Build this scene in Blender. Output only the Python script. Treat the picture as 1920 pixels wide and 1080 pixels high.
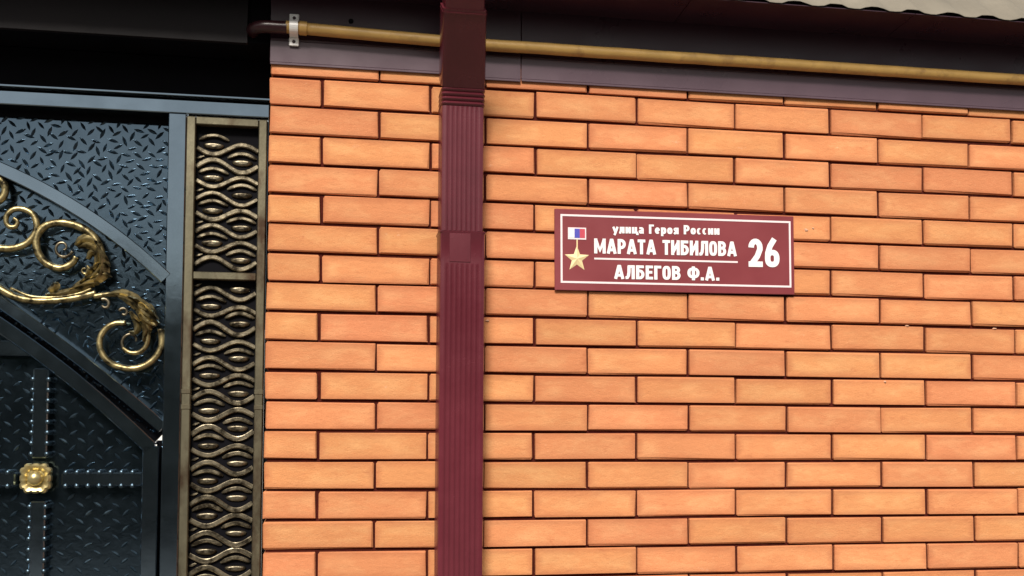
import bpy, math, random
from mathutils import Vector, Matrix
random.seed(7)
for o in list(bpy.data.objects): bpy.data.objects.remove(o)
S = bpy.context.scene
COL = S.collection
rad = math.radians

# ------------------------------------------------------------------ camera
YAW, PITCH, ROLL = rad(9.4382), rad(2.6964), rad(0.306)
CAM = Vector((0.1552, -2.5689, -0.8396))
FPX, PPX, PPY = 2000.0, 956.68, 710.33            # focal length and principal point (1920 px wide frame)
_f = Vector((math.sin(YAW)*math.cos(PITCH), math.cos(YAW)*math.cos(PITCH), math.sin(PITCH)))
_r = Vector((math.cos(YAW), -math.sin(YAW), 0)); _u = _r.cross(_f)
RT = math.cos(ROLL)*_r + math.sin(ROLL)*_u
UP = -math.sin(ROLL)*_r + math.cos(ROLL)*_u
FW = _f
cd = bpy.data.cameras.new('camera'); cam = bpy.data.objects.new('camera', cd); COL.objects.link(cam)
cam.matrix_world = Matrix(((RT.x, UP.x, -FW.x, CAM.x), (RT.y, UP.y, -FW.y, CAM.y), (RT.z, UP.z, -FW.z, CAM.z), (0, 0, 0, 1)))
cd.sensor_width = 36; cd.lens = FPX/1920*36
cd.shift_x = (960-PPX)/1920; cd.shift_y = (PPY-540)/1920
cd.clip_start = 0.02; cd.clip_end = 3000
S.camera = cam

# ------------------------------------------------------------------ sky, sun, exposure
SUN = Vector((-0.27, -1.0, 0.98)).normalized()
w = bpy.data.worlds.new('World'); S.world = w; w.use_nodes = True
nt = w.node_tree; nt.nodes.clear()
sky = nt.nodes.new('ShaderNodeTexSky'); sky.sky_type = 'NISHITA'; sky.sun_disc = False
sky.sun_elevation = math.asin(SUN.z); sky.sun_rotation = math.atan2(SUN.x, SUN.y)
sky.air_density = 1.0; sky.dust_density = 2.5; sky.ozone_density = 1.0
tcw = nt.nodes.new('ShaderNodeTexCoord')
nz = nt.nodes.new('ShaderNodeTexNoise'); nz.inputs['Scale'].default_value = 2.6; nz.inputs['Detail'].default_value = 6
nt.links.new(tcw.outputs['Generated'], nz.inputs['Vector'])
mr = nt.nodes.new('ShaderNodeMapRange'); mr.inputs['From Min'].default_value = 0.3; mr.inputs['From Max'].default_value = 0.7
mr.inputs['To Min'].default_value = 0.45; mr.inputs['To Max'].default_value = 0.85
nt.links.new(nz.outputs['Fac'], mr.inputs['Value'])
mx = nt.nodes.new('ShaderNodeMix'); mx.data_type = 'RGBA'
mx.inputs[7].default_value = (3.1, 2.75, 2.1, 1)               # thin warm-grey cloud
nt.links.new(mr.outputs['Result'], mx.inputs[0]); nt.links.new(sky.outputs[0], mx.inputs[6])
bg = nt.nodes.new('ShaderNodeBackground'); bg.inputs['Strength'].default_value = 0.09
nt.links.new(mx.outputs[2], bg.inputs['Color'])
ow = nt.nodes.new('ShaderNodeOutputWorld'); nt.links.new(bg.outputs[0], ow.inputs['Surface'])
sl = bpy.data.lights.new('sun', 'SUN'); sl.energy = 3.2; sl.angle = rad(18); sl.color = (1.0, 0.93, 0.84)
so = bpy.data.objects.new('sun', sl); COL.objects.link(so)
so.rotation_euler = (-SUN).to_track_quat('-Z', 'Y').to_euler(); so.location = SUN*20
vs = S.view_settings; vs.view_transform = 'Standard'; vs.look = 'None'; vs.gamma = 1; vs.exposure = 0.72
vs.use_curve_mapping = False

# ------------------------------------------------------------------ helpers
def U(u, v, Y):
    """photo pixel -> point on the upright plane y = Y"""
    d = RT*((u-PPX)/FPX) - UP*((v-PPY)/FPX) + FW
    return CAM + d*((Y-CAM.y)/d.y)

class MB:
    def __init__(s): s.v = []; s.f = []
    def add(s, vs_, fs):
        b = len(s.v); s.v += [tuple(p) for p in vs_]; s.f += [tuple(i+b for i in f) for f in fs]; return s
    def box(s, x0, x1, y0, y1, z0, z1, b=0.0):
        if b <= 0:
            return s.add([(x, y, z) for x in (x0, x1) for y in (y0, y1) for z in (z0, z1)],
                         [(0, 1, 3, 2), (4, 6, 7, 5), (0, 4, 5, 1), (2, 3, 7, 6), (0, 2, 6, 4), (1, 5, 7, 3)])
        return s.cbox(((x0+x1)/2, (y0+y1)/2, (z0+z1)/2), ((x1-x0)/2, (y1-y0)/2, (z1-z0)/2), b)
    def cbox(s, c, h, b, jit=0.0):
        vs_ = []; idx = {}
        for sx in (-1, 1):
            for sy in (-1, 1):
                for sz in (-1, 1):
                    for a in range(3):
                        p = [sx*h[0], sy*h[1], sz*h[2]]
                        sg = (sx, sy, sz)
                        for k in range(3):
                            if k != a: p[k] -= sg[k]*b*(1+random.uniform(-jit, jit))
                        idx[(sx, sy, sz, a)] = len(vs_); vs_.append((p[0]+c[0], p[1]+c[1], p[2]+c[2]))
        fs = []
        for a in range(3):
            o = [k for k in range(3) if k != a]
            for sg in (-1, 1):
                q = []
                for (p1, p2) in ((-1, -1), (1, -1), (1, 1), (-1, 1)):
                    t = [0, 0, 0]; t[a] = sg; t[o[0]] = p1; t[o[1]] = p2
                    q.append(idx[(t[0], t[1], t[2], a)])
                fs.append(tuple(q))
            for p1 in (-1, 1):
                for p2 in (-1, 1):
                    t0 = [0, 0, 0]; t1 = [0, 0, 0]
                    t0[a] = -1; t1[a] = 1
                    for t in (t0, t1): t[o[0]] = p1; t[o[1]] = p2
                    fs.append((idx[(*t0, o[0])], idx[(*t1, o[0])], idx[(*t1, o[1])], idx[(*t0, o[1])]))
        for sx in (-1, 1):
            for sy in (-1, 1):
                for sz in (-1, 1):
                    fs.append((idx[(sx, sy, sz, 0)], idx[(sx, sy, sz, 1)], idx[(sx, sy, sz, 2)]))
        return s.add(vs_, fs)
    def sweep(s, pts, prof, normal=Vector((0, -1, 0)), caps=True, closed=False, scale=None):
        """prof: list of (side, out) offsets; out is along `normal`"""
        n = len(pts); m = len(prof); vs_ = []
        for i, p in enumerate(pts):
            p = Vector(p)
            a = Vector(pts[(i-1) % n] if (i > 0 or closed) else pts[0]); b = Vector(pts[(i+1) % n] if (i < n-1 or closed) else pts[-1])
            t = (b-a).normalized()
            side = t.cross(normal).normalized(); nn = side.cross(t).normalized()
            k = scale[i] if scale else 1.0
            for (x, y) in prof: vs_.append(p + side*x*k + nn*y*k)
        fs = []
        for i in range(n if closed else n-1):
            j = (i+1) % n
            for q in range(m):
                fs.append((i*m+q, i*m+(q+1) % m, j*m+(q+1) % m, j*m+q))
        if caps and not closed:
            fs.append(tuple(reversed(range(m)))); fs.append(tuple((n-1)*m+q for q in range(m)))
        return s.add(vs_, fs)
    def prism(s, poly, y0, y1):
        """poly of (x,z), extruded between y0 (front) and y1"""
        n = len(poly)
        vs_ = [(x, y0, z) for x, z in poly] + [(x, y1, z) for x, z in poly]
        fs = [tuple(range(n)), tuple(reversed(range(n, 2*n)))] + [(i, i+n, (i+1) % n+n, (i+1) % n) for i in range(n)]
        return s.add(vs_, fs)
    def lathe(s, c, prof, n=20, axis='y'):
        """prof list of (r, out) ; out goes along -y"""
        vs_ = []; m = len(prof)
        for k in range(n):
            a = 2*math.pi*k/n
            for r, o in prof:
                vs_.append((c[0]+r*math.cos(a), c[1]-o, c[2]+r*math.sin(a)))
        fs = []
        for k in range(n):
            j = (k+1) % n
            for q in range(m-1): fs.append((k*m+q, j*m+q, j*m+q+1, k*m+q+1))
        return s.add(vs_, fs)
    def mesh(s, name):
        me = bpy.data.meshes.new(name); me.from_pydata([tuple(p) for p in s.v], [], s.f); me.validate()
        import bmesh
        bm = bmesh.new(); bm.from_mesh(me); bmesh.ops.recalc_face_normals(bm, faces=bm.faces); bm.to_mesh(me); bm.free()
        return me
    def build(s, name, mat, parent=None, smooth=False, angle=None):
        me = s.mesh(name); me.materials.append(mat)
        if smooth:
            me.polygons.foreach_set('use_smooth', [True]*len(me.polygons))
            if angle:
                try: me.set_sharp_from_angle(angle=rad(angle))
                except Exception: pass
        return link(name, me, parent)
def link(name, me, parent=None):
    o = bpy.data.objects.new(name, me); COL.objects.link(o)
    if parent: o.parent = parent
    return o
def thing(name, label, cat, loc=(0, 0, 0)):
    o = bpy.data.objects.new(name, None); COL.objects.link(o); o.empty_display_size = 0.05
    o['label'] = label; o['category'] = cat
    return o
def circ(r, n=10, ry=None):
    return [(r*math.cos(2*math.pi*k/n), (ry or r)*math.sin(2*math.pi*k/n)) for k in range(n)]
def rect(w_, h0, h1, b=0.0015):
    x = w_/2
    return [(-x, h0), (x, h0), (x, h1-b), (x-b, h1), (-x+b, h1), (-x, h1-b)]
def spline(pts, n=10):
    """Catmull-Rom through 2-D/3-D points"""
    P = [Vector(p) for p in pts]; P = [2*P[0]-P[1]] + P + [2*P[-1]-P[-2]]; out = []
    for i in range(1, len(P)-2):
        a, b, c, d = P[i-1:i+3]
        for k in range(n):
            t = k/n
            out.append(0.5*((2*b)+(c-a)*t+(2*a-5*b+4*c-d)*t*t+(3*b-a-3*c+d)*t**3))
    out.append(P[-2]); return out

# ------------------------------------------------------------------ materials
def mat(name, base, rough=0.6, metal=0.0, vary=0.0, vscale=8.0, alt=None, altfac=0.0, altscale=20.0, bump=0.0, bscale=120.0,
        spec=0.5, rvar=0.0, objrand=0.0, coords='Object', stretch=(1, 1, 1)):
    m = bpy.data.materials.new(name); m.use_nodes = True
    t = m.node_tree; N = t.nodes; Lk = t.links
    p = N['Principled BSDF']; p.inputs['Roughness'].default_value = rough; p.inputs['Metallic'].default_value = metal
    p.inputs['Specular IOR Level'].default_value = spec
    tc = N.new('ShaderNodeTexCoord'); oi = N.new('ShaderNodeObjectInfo')
    mp = N.new('ShaderNodeMapping'); mp.inputs['Scale'].default_value = stretch
    ad = N.new('ShaderNodeVectorMath'); ad.operation = 'MULTIPLY_ADD'
    Lk.new(oi.outputs['Random'], ad.inputs[0]); ad.inputs[1].default_value = (37, 11, 53); Lk.new(tc.outputs[coords], ad.inputs[2])
    Lk.new(ad.outputs[0], mp.inputs['Vector'])
    def noise(sc, det=4, ro=0.6):
        n = N.new('ShaderNodeTexNoise'); n.inputs['Scale'].default_value = sc; n.inputs['Detail'].default_value = det
        n.inputs['Roughness'].default_value = ro; Lk.new(mp.outputs[0], n.inputs['Vector']); return n
    col = N.new('ShaderNodeRGB'); col.outputs[0].default_value = (*base, 1); cur = col.outputs[0]
    if alt is not None:
        n = noise(altscale); r = N.new('ShaderNodeValToRGB')
        r.color_ramp.elements[0].position = 0.62-altfac*0.4; r.color_ramp.elements[1].position = 0.82-altfac*0.4
        Lk.new(n.outputs['Fac'], r.inputs[0])
        x = N.new('ShaderNodeMix'); x.data_type = 'RGBA'; Lk.new(r.outputs[0], x.inputs[0]); Lk.new(cur, x.inputs[6]); x.inputs[7].default_value = (*alt, 1)
        cur = x.outputs[2]
    if vary > 0 or objrand > 0:
        h = N.new('ShaderNodeHueSaturation'); Lk.new(cur, h.inputs['Color'])
        n = noise(vscale, 5)
        v = N.new('ShaderNodeMapRange'); v.inputs['From Min'].default_value = 0.3; v.inputs['From Max'].default_value = 0.7
        v.inputs['To Min'].default_value = 1-vary; v.inputs['To Max'].default_value = 1+vary; Lk.new(n.outputs['Fac'], v.inputs['Value'])
        r = N.new('ShaderNodeMapRange'); r.inputs['To Min'].default_value = 1-objrand; r.inputs['To Max'].default_value = 1+objrand
        Lk.new(oi.outputs['Random'], r.inputs['Value'])
        mu = N.new('ShaderNodeMath'); mu.operation = 'MULTIPLY'; Lk.new(v.outputs[0], mu.inputs[0]); Lk.new(r.outputs[0], mu.inputs[1])
        Lk.new(mu.outputs[0], h.inputs['Value'])
        if objrand > 0:
            fr = N.new('ShaderNodeMath'); fr.operation = 'MULTIPLY'; Lk.new(oi.outputs['Random'], fr.inputs[0]); fr.inputs[1].default_value = 17.31
            f2 = N.new('ShaderNodeMath'); f2.operation = 'FRACT'; Lk.new(fr.outputs[0], f2.inputs[0])
            hh = N.new('ShaderNodeMapRange'); hh.inputs['To Min'].default_value = 0.4945; hh.inputs['To Max'].default_value = 0.5065; Lk.new(f2.outputs[0], hh.inputs['Value'])
            Lk.new(hh.outputs[0], h.inputs['Hue'])
        cur = h.outputs['Color']
    Lk.new(cur, p.inputs['Base Color'])
    if rvar > 0:
        n = noise(vscale*2, 4); v = N.new('ShaderNodeMapRange'); v.inputs['From Min'].default_value = 0.3; v.inputs['From Max'].default_value = 0.7
        v.inputs['To Min'].default_value = max(0.03, rough-rvar); v.inputs['To Max'].default_value = rough+rvar
        Lk.new(n.outputs['Fac'], v.inputs['Value']); Lk.new(v.outputs[0], p.inputs['Roughness'])
    if bump > 0:
        n = noise(bscale, 5); b = N.new('ShaderNodeBump'); b.inputs['Strength'].default_value = bump; b.inputs['Distance'].default_value = 0.002
        Lk.new(n.outputs['Fac'], b.inputs['Height']); Lk.new(b.outputs[0], p.inputs['Normal'])
    return m
M = {}
def brick_mat():
    m = mat('brick_clay', (0.605, 0.243, 0.104), 0.86, vary=0.07, vscale=7, alt=(0.66, 0.305, 0.136), altfac=0.42, altscale=11, bump=0, objrand=0.09, spec=0.25, stretch=(1, 1, 2.2))
    t = m.node_tree; N = t.nodes; Lk = t.links; p = N['Principled BSDF']; mp = [n for n in N if n.type == 'MAPPING'][0]
    src = p.inputs['Base Color'].links[0].from_socket
    def noise(sc, det=3, ro=.6):
        n = N.new('ShaderNodeTexNoise'); n.inputs['Scale'].default_value = sc; n.inputs['Detail'].default_value = det; n.inputs['Roughness'].default_value = ro
        Lk.new(mp.outputs[0], n.inputs['Vector']); return n.outputs['Fac']
    def ramp(v, a, b):
        r = N.new('ShaderNodeMapRange'); r.clamp = True; r.inputs['From Min'].default_value = a; r.inputs['From Max'].default_value = b; Lk.new(v, r.inputs['Value']); return r.outputs[0]
    def mixc(f, a, col, k=1.0):
        q = N.new('ShaderNodeMath'); q.operation = 'MULTIPLY'; Lk.new(f, q.inputs[0]); q.inputs[1].default_value = k
        x = N.new('ShaderNodeMix'); x.data_type = 'RGBA'; Lk.new(q.outputs[0], x.inputs[0]); Lk.new(a, x.inputs[6]); x.inputs[7].default_value = (*col, 1); return x.outputs[2]
    c = mixc(ramp(noise(420, 2), .60, .74), src, (.30, .085, .035), .55)          # dark grains in the clay
    c = mixc(ramp(noise(330, 2), .63, .75), c, (.80, .47, .26), .5)               # pale grains
    c = mixc(ramp(noise(26, 5, .7), .60, .74), c, (.42, .13, .055), .45)          # fired blotches
    c = mixc(ramp(noise(17, 6, .75), .66, .76), c, (.78, .50, .33), .5)           # lime bloom
    # soiled arrises: distance to the brick's edge, broken up by noise
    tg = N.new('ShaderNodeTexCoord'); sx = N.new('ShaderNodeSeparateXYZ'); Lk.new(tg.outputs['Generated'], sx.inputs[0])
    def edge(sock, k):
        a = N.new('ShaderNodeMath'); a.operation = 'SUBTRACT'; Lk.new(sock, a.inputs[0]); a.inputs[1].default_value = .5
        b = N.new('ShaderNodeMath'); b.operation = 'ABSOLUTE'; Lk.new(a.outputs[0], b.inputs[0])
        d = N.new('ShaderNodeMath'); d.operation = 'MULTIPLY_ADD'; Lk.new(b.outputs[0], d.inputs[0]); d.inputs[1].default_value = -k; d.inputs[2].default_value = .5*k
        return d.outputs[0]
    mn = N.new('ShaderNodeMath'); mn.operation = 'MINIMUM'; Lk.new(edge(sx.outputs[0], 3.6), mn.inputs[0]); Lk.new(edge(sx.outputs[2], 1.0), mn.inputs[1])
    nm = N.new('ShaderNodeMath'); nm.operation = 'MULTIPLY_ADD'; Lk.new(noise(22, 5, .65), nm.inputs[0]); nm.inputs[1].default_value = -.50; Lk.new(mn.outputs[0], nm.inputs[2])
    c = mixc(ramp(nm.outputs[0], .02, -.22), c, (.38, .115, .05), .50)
    Lk.new(c, p.inputs['Base Color'])
    ad = N.new('ShaderNodeMath'); ad.operation = 'MULTIPLY_ADD'; Lk.new(noise(300, 4), ad.inputs[0]); ad.inputs[1].default_value = .6; Lk.new(noise(55, 4), ad.inputs[2])
    b = N.new('ShaderNodeBump'); b.inputs['Strength'].default_value = .55; b.inputs['Distance'].default_value = .0022
    Lk.new(ad.outputs[0], b.inputs['Height']); Lk.new(b.outputs[0], p.inputs['Normal'])
    return m
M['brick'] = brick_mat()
M['mortar'] = mat('mortar_dark_red', (0.052, 0.009, 0.006), 0.95, vary=0.35, vscale=40, bump=0.6, bscale=200, spec=0.1)
M['brown'] = mat('brown_sheet_metal', (0.034, 0.012, 0.022), 0.32, vary=0.15, vscale=3, rvar=0.08, bump=0.05, bscale=6)
M['sky_sheen'] = mat('fascia_sky_sheen_mauve', (0.095, 0.060, 0.078), 0.32, vary=0.15, vscale=3, rvar=0.08, bump=0.05, bscale=6)  # fascia brown made paler: sky reflection put into the lower band's colour
M['maroon'] = mat('maroon_downpipe_paint', (0.102, 0.017, 0.026), 0.24, vary=0.2, vscale=5, rvar=0.06, bump=0.12, bscale=14)
M['ochre'] = mat('ochre_pipe_paint', (0.48, 0.295, 0.088), 0.45, vary=0.14, vscale=14, alt=(0.28, 0.15, 0.05), altfac=0.12, altscale=22, bump=0.2, bscale=90)
M['darkpipe'] = mat('dark_maroon_pipe_paint', (0.030, 0.008, 0.011), 0.3)
M['zinc'] = mat('zinc_plate', (0.86, 0.86, 0.85), 0.4, metal=0.1, vary=0.1, vscale=30)
M['sign'] = mat('maroon_sign_plastic', (0.205, 0.037, 0.044), 0.36, vary=0.10, vscale=5, rvar=0.08, bump=0.04, bscale=9)
M['white'] = mat('white_print', (0.82, 0.80, 0.80), 0.5)
M['pink'] = mat('pinkish_white_border_print', (0.80, 0.68, 0.70), 0.5)
M['stargold'] = mat('pale_gold_star', (0.74, 0.60, 0.33), 0.45)
M['blue'] = mat('ribbon_blue', (0.07, 0.07, 0.42), 0.5)
M['red'] = mat('ribbon_red', (0.50, 0.06, 0.09), 0.5)
M['steel'] = mat('blue_black_gate_paint', (0.185, 0.250, 0.310), 0.11, metal=0.97, vary=0.10, vscale=9, rvar=0.03, bump=0.06, bscale=25)
M['plate'] = mat('blue_black_tread_plate', (0.092, 0.138, 0.182), 0.14, metal=0.97, vary=0.12, vscale=12, rvar=0.03, bump=0.12, bscale=60)
M['tread'] = mat('blue_black_tread_relief', (0.075, 0.115, 0.150), 0.36, metal=0.95, vary=0.15, vscale=12)
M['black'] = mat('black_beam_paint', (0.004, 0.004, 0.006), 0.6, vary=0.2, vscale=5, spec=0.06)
M['antique'] = mat('antique_gold_patina', (0.225, 0.195, 0.135), 0.36, metal=0.9, vary=0.35, vscale=25, alt=(0.035, 0.028, 0.018), altfac=0.46, altscale=45, bump=0.3, bscale=90)
M['gold'] = mat('brushed_gold_over_black', (0.42, 0.345, 0.17), 0.40, metal=0.9, vary=0.3, vscale=30, alt=(0.03, 0.025, 0.014), altfac=0.48, altscale=40, bump=0.3, bscale=120)
M['brass'] = mat('bright_brass', (0.58, 0.48, 0.23), 0.36, metal=0.85, vary=0.12, vscale=40)
M['roof'] = mat('dark_trim_sheet', (0.022, 0.014, 0.018), 0.45, vary=0.2, vscale=4)
M['tile'] = mat('pale_roof_sheet', (0.185, 0.165, 0.130), 0.6, vary=0.2, vscale=5)
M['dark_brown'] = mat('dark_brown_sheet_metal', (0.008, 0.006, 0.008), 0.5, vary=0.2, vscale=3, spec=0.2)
M['edge'] = mat('stained_olive_bar', (0.145, 0.132, 0.088), 0.45, metal=0.75, vary=0.3, vscale=14, alt=(0.055, 0.032, 0.018), altfac=0.3, altscale=16, bump=0.3, bscale=80, stretch=(1, 1, .5))
M['ground'] = mat('street_ground', (0.075, 0.072, 0.068), 0.9, vary=0.2, vscale=1.5, bump=0.3, bscale=30)
M['bounce'] = mat('bounce_slab_beige', (0.17, 0.145, 0.115), 0.9, vary=0.15, vscale=2, bump=0.3, bscale=40)
M['concrete'] = mat('plinth_concrete', (0.30, 0.28, 0.26), 0.9, vary=0.15, vscale=4, bump=0.4, bscale=60)
M['gap_daylight'] = mat('gap_daylight_white', (0.80, 0.79, 0.76), 0.9, vary=0.05, vscale=3)
M['reflection_hedge'] = mat('reflection_hedge_green', (0.022, 0.034, 0.016), 0.9, vary=0.4, vscale=1.5)

# ------------------------------------------------------------------ setting
GZ = -2.44
g = MB().add([(-400, -400, GZ), (400, -400, GZ), (400, 400, GZ), (-400, 400, GZ)], [(0, 1, 2, 3)]).build('ground', M['ground']); g['kind'] = 'structure'

pv = MB().box(-60, 60, -2.6, -0.03, GZ-.2, GZ+.12, .01).build('bounce_slab', M['bounce']); pv['kind'] = 'structure'  # unseen slab added to bounce warm light onto the lower wall
# unseen shrubs added behind the camera to darken the reflections in the gate paint
hb = MB(); x = -40.0
while x < 40:
    for k in range(3):
        c = Vector((x+random.uniform(-.5, .5), -15+random.uniform(-.6, .6), GZ+random.uniform(.5, 3.9)))
        r = random.uniform(.55, 1.0); hs = []
        n, m_ = 7, 5
        vs_ = [(c.x, c.y, c.z+r)]
        for i in range(1, m_):
            for j in range(n):
                a = 2*math.pi*j/n; b = math.pi*i/m_; q = r*random.uniform(.75, 1.2)
                vs_.append((c.x+q*math.sin(b)*math.cos(a), c.y+q*math.sin(b)*math.sin(a), c.z+q*math.cos(b)))
        vs_.append((c.x, c.y, c.z-r)); fs = []
        for j in range(n):
            fs.append((0, 1+j, 1+(j+1) % n)); e = len(vs_)-1
            fs.append((e, 1+(m_-2)*n+(j+1) % n, 1+(m_-2)*n+j))
            for i in range(m_-2): fs.append((1+i*n+j, 1+(i+1)*n+j, 1+(i+1)*n+(j+1) % n, 1+i*n+(j+1) % n))
        hb.add(vs_, fs)
    x += 0.8
hb.box(-40, 40, -15.6, -14.6, GZ, GZ+3.7)
hg = hb.build('reflection_hedge', M['reflection_hedge']); hg['kind'] = 'stuff'; hg['label'] = 'unseen dark green shrubs added for reflection in the gate paint'; hg['category'] = 'reflection_hedge'

# ------------------------------------------------------------------ brick wall
ROW = 0.0705; JT = 0.0067; XE = 2.75
wall = thing('brick_wall', 'orange brick wall with dark red joints behind the name plate', 'wall'); wall['kind'] = 'thing'
MB().box(0.004, XE-0.004, 0.0075, 0.25, -1.66, 0.30).build('mortar_core', M['mortar'], wall)
MB().box(-0.012, XE, -0.02, 0.26, GZ-0.02, -1.66, 0.006).build('plinth', M['concrete'], wall)
bm_cache = {}
def brick_mesh(L_, D_):
    key = (round(L_, 3), D_)
    if key not in bm_cache:
        bm_cache[key] = []
        for k in range(6 if L_ > .2 else 3):
            mb = MB().cbox((0, 0, 0), (L_/2, D_/2, (ROW-JT)/2), 0.0026, 0.8)
            mb.v = [(a+random.uniform(-.0011, .0011), b+random.uniform(-.0007, .0007), c+random.uniform(-.0011, .0011)) for a, b, c in mb.v]
            me = mb.mesh('brick'); me.materials.append(M['brick']); bm_cache[key].append(me)
    return random.choice(bm_cache[key])
for r in range(-1, 23):
    zc = -(r+0.5)*ROW
    j0 = 0.122 if r % 2 == 0 else 0.257
    edges = [(-0.002, j0-JT/2)]
    xx = j0
    while xx < XE-0.02:
        edges.append((xx+JT/2-.0006, min(xx+0.26-JT/2+.0006, XE))); xx += 0.26
    for i, (a, b) in enumerate(edges):
        if b-a < 0.02: continue
        D = (0.25 if r % 2 == 0 else 0.12) if i == 0 else 0.06
        o = link('brick', brick_mesh(b-a, D), wall)
        o.location = ((a+b)/2+random.uniform(-.0018, .0018), D/2+random.uniform(-.0016, .0012), zc+random.uniform(-.0012, .0012))
        o.rotation_euler = (random.uniform(-.008, .008), random.uniform(-.0028, .0028), random.uniform(-.004, .004))

M['fleck'] = mat('pale_mortar', (0.60, 0.34, 0.22), 0.95, vary=0.2, vscale=60)
for (u, v, r_) in ((1512, 431, .008), (1524, 428, .005), (1702, 611, .005), (1866, 616, .005), (914, 601, .007), (1660, 716, .005)):
    p = U(u, v, -.0005); n = 9; q = [r_*random.uniform(.55, 1.15) for _ in range(n)]; mb = MB()
    ring_ = [(p.x+q[k]*1.3*math.cos(2*math.pi*k/n), .004, p.z+q[k]*.7*math.sin(2*math.pi*k/n)) for k in range(n)]
    top_ = [(p.x+q[k]*.7*math.cos(2*math.pi*k/n), -.0018, p.z+q[k]*.4*math.sin(2*math.pi*k/n)) for k in range(n)]
    mb.add(ring_+top_, [(k, (k+1) % n, n+(k+1) % n, n+k) for k in range(n)]+[tuple(range(n, 2*n))]).build('mortar_fleck', M['fleck'], wall, smooth=True)

# ------------------------------------------------------------------ eave above the wall
BY = -0.0065                                     # face of the cladding
eave = thing('wall_eave', 'dark brown sheet metal eave with wavy roof edge above the brick wall', 'eave')
def sheet(x0, x1, z0, z1, y, name, parent, m=M['brown'], hem=0.006, zsplit=None):
    mb = MB().box(x0, x1, y, y+0.004, z0+hem, z1, 0.0008)
    mb.box(x0+.0005, x1-.0005, y-0.0012, y+0.003, z0, z0+hem-.0003, 0.0008)
    return mb.build(name, m, parent)
ZS = 0.1955
sheet(-0.003, 0.452, 0.0840, ZS+.05, BY, 'fascia_sheet', eave); sheet(-0.003, 0.452, 0.0258, .0838, BY+.0004, 'fascia_sheen_band', eave, M['sky_sheen'])  # lower strips continue the fascia, tinted with the sky's reflection
sheet(0.4535, 0.6035, 0.0780, ZS+.05, BY-.0012, 'fascia_sheet', eave); sheet(0.4535, 0.6035, 0.0183, .0778, BY-.0006, 'fascia_sheen_band', eave, M['sky_sheen'])
sheet(0.605, XE+.02, 0.0780, ZS+.05, BY, 'fascia_sheet', eave); sheet(0.605, XE+.02, 0.0203, .0778, BY+.0004, 'fascia_sheen_band', eave, M['sky_sheen'])
EY = -0.150; ZE = 0.2010
x = -1.9
while x < XE:
    x1 = min(x+0.58, XE+.02)
    yb = BY-.0005 if x > -.1 else 0.02
    MB().add([(xx, yy, zz+dz) for xx in (x, x1-.002) for (yy, zz) in ((EY, ZE), (yb, ZS)) for dz in (0, .002)],
             [(0, 1, 3, 2), (4, 6, 7, 5), (0, 4, 5, 1), (2, 3, 7, 6), (0, 2, 6, 4), (1, 5, 7, 3)]).build('soffit_panel', M['brown'], eave); x = x1
MB().box(-1.9, XE+.02, EY+.004, EY+.008, ZE+.0025, ZE+.0068, .0005).build('eave_trim', M['black'], eave)
# wavy roof sheet
WP = 0.103; mb = MB(); nx = 300; x0, x1 = -1.9, XE+.06
rows_ = [(EY-.004, ZE+.0072), (EY-.002, ZE+.0090), (0.05, ZE+.19), (0.35, ZE+.46)]
vs_ = []
for (yy, zz) in rows_:
    for th in (0, -.0015):
        for i in range(nx+1):
            xx = x0+(x1-x0)*i/nx; ph = 2*math.pi*xx/WP
            wv = math.tanh(2.2*math.sin(ph))/math.tanh(2.2)
            vs_.append((xx, yy, zz+.0042*wv+th))
fs = []; n1 = nx+1
for k in range(len(rows_)-1):
    for i in range(nx):
        a = (2*k)*n1+i; b = (2*k+2)*n1+i
        fs.append((a, a+1, b+1, b)); fs.append((a+n1, b+n1, b+n1+1, a+n1+1))
for i in range(nx): fs.append((i, i+n1, i+n1+1, i+1))
mb.add(vs_, fs); mb.build('roof_sheet', M['tile'], eave)
sc = MB().lathe(U(658, 40, BY), [(0.006, 0), (0.006, .002), (0.004, .004), (0, .0045)], 10).build('screw', M['black'], eave)

# ------------------------------------------------------------------ header above the gate
can = thing('gate_canopy', 'dark metal fascia and black beam over the gate opening', 'canopy')
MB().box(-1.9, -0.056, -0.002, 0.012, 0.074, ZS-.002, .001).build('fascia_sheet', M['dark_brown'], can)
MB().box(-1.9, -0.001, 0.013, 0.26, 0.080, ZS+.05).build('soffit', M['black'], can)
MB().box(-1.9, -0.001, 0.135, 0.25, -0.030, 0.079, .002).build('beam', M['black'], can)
MB().box(-1.9, -0.004, 0.108, 0.134, -0.0275, -0.0225, .0008).build('drip_strip', M['steel'], can)

# ------------------------------------------------------------------ gate
G = 0.12
def circle3(a, b, c):
    ax, ay = a; bx, by = b; cx, cy = c
    d = 2*(ax*(by-cy)+bx*(cy-ay)+cx*(ay-by))
    ux = ((ax*ax+ay*ay)*(by-cy)+(bx*bx+by*by)*(cy-ay)+(cx*cx+cy*cy)*(ay-by))/d
    uy = ((ax*ax+ay*ay)*(cx-bx)+(bx*bx+by*by)*(ax-cx)+(cx*cx+cy*cy)*(bx-ax))/d
    return ux, uy, math.hypot(ax-ux, ay-uy)
CU = circle3((-.6365, -.224), (-.415, -.343), (-.247, -.4795))
CF = circle3((-.628, -.545), (-.447, -.677), (-.257, -.835))
CL = circle3((-.6266, -.600), (-.4425, -.740), (-.281, -.887))
XL = -1.55
def arcz(C, x, off=0.0):
    q = (C[2]+off)**2-(x-C[0])**2
    return C[1]+math.sqrt(max(q, 1e-6))
def arc_pts(C, xa, xb, y, n=40, off=0.0):
    return [Vector((xa+(xb-xa)*i/n, y, arcz(C, xa+(xb-xa)*i/n, off))) for i in range(n+1)]
frame = thing('gateway', 'blue black steel gate frame with gold scrolls and antique gold side panel', 'gate frame')
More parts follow.
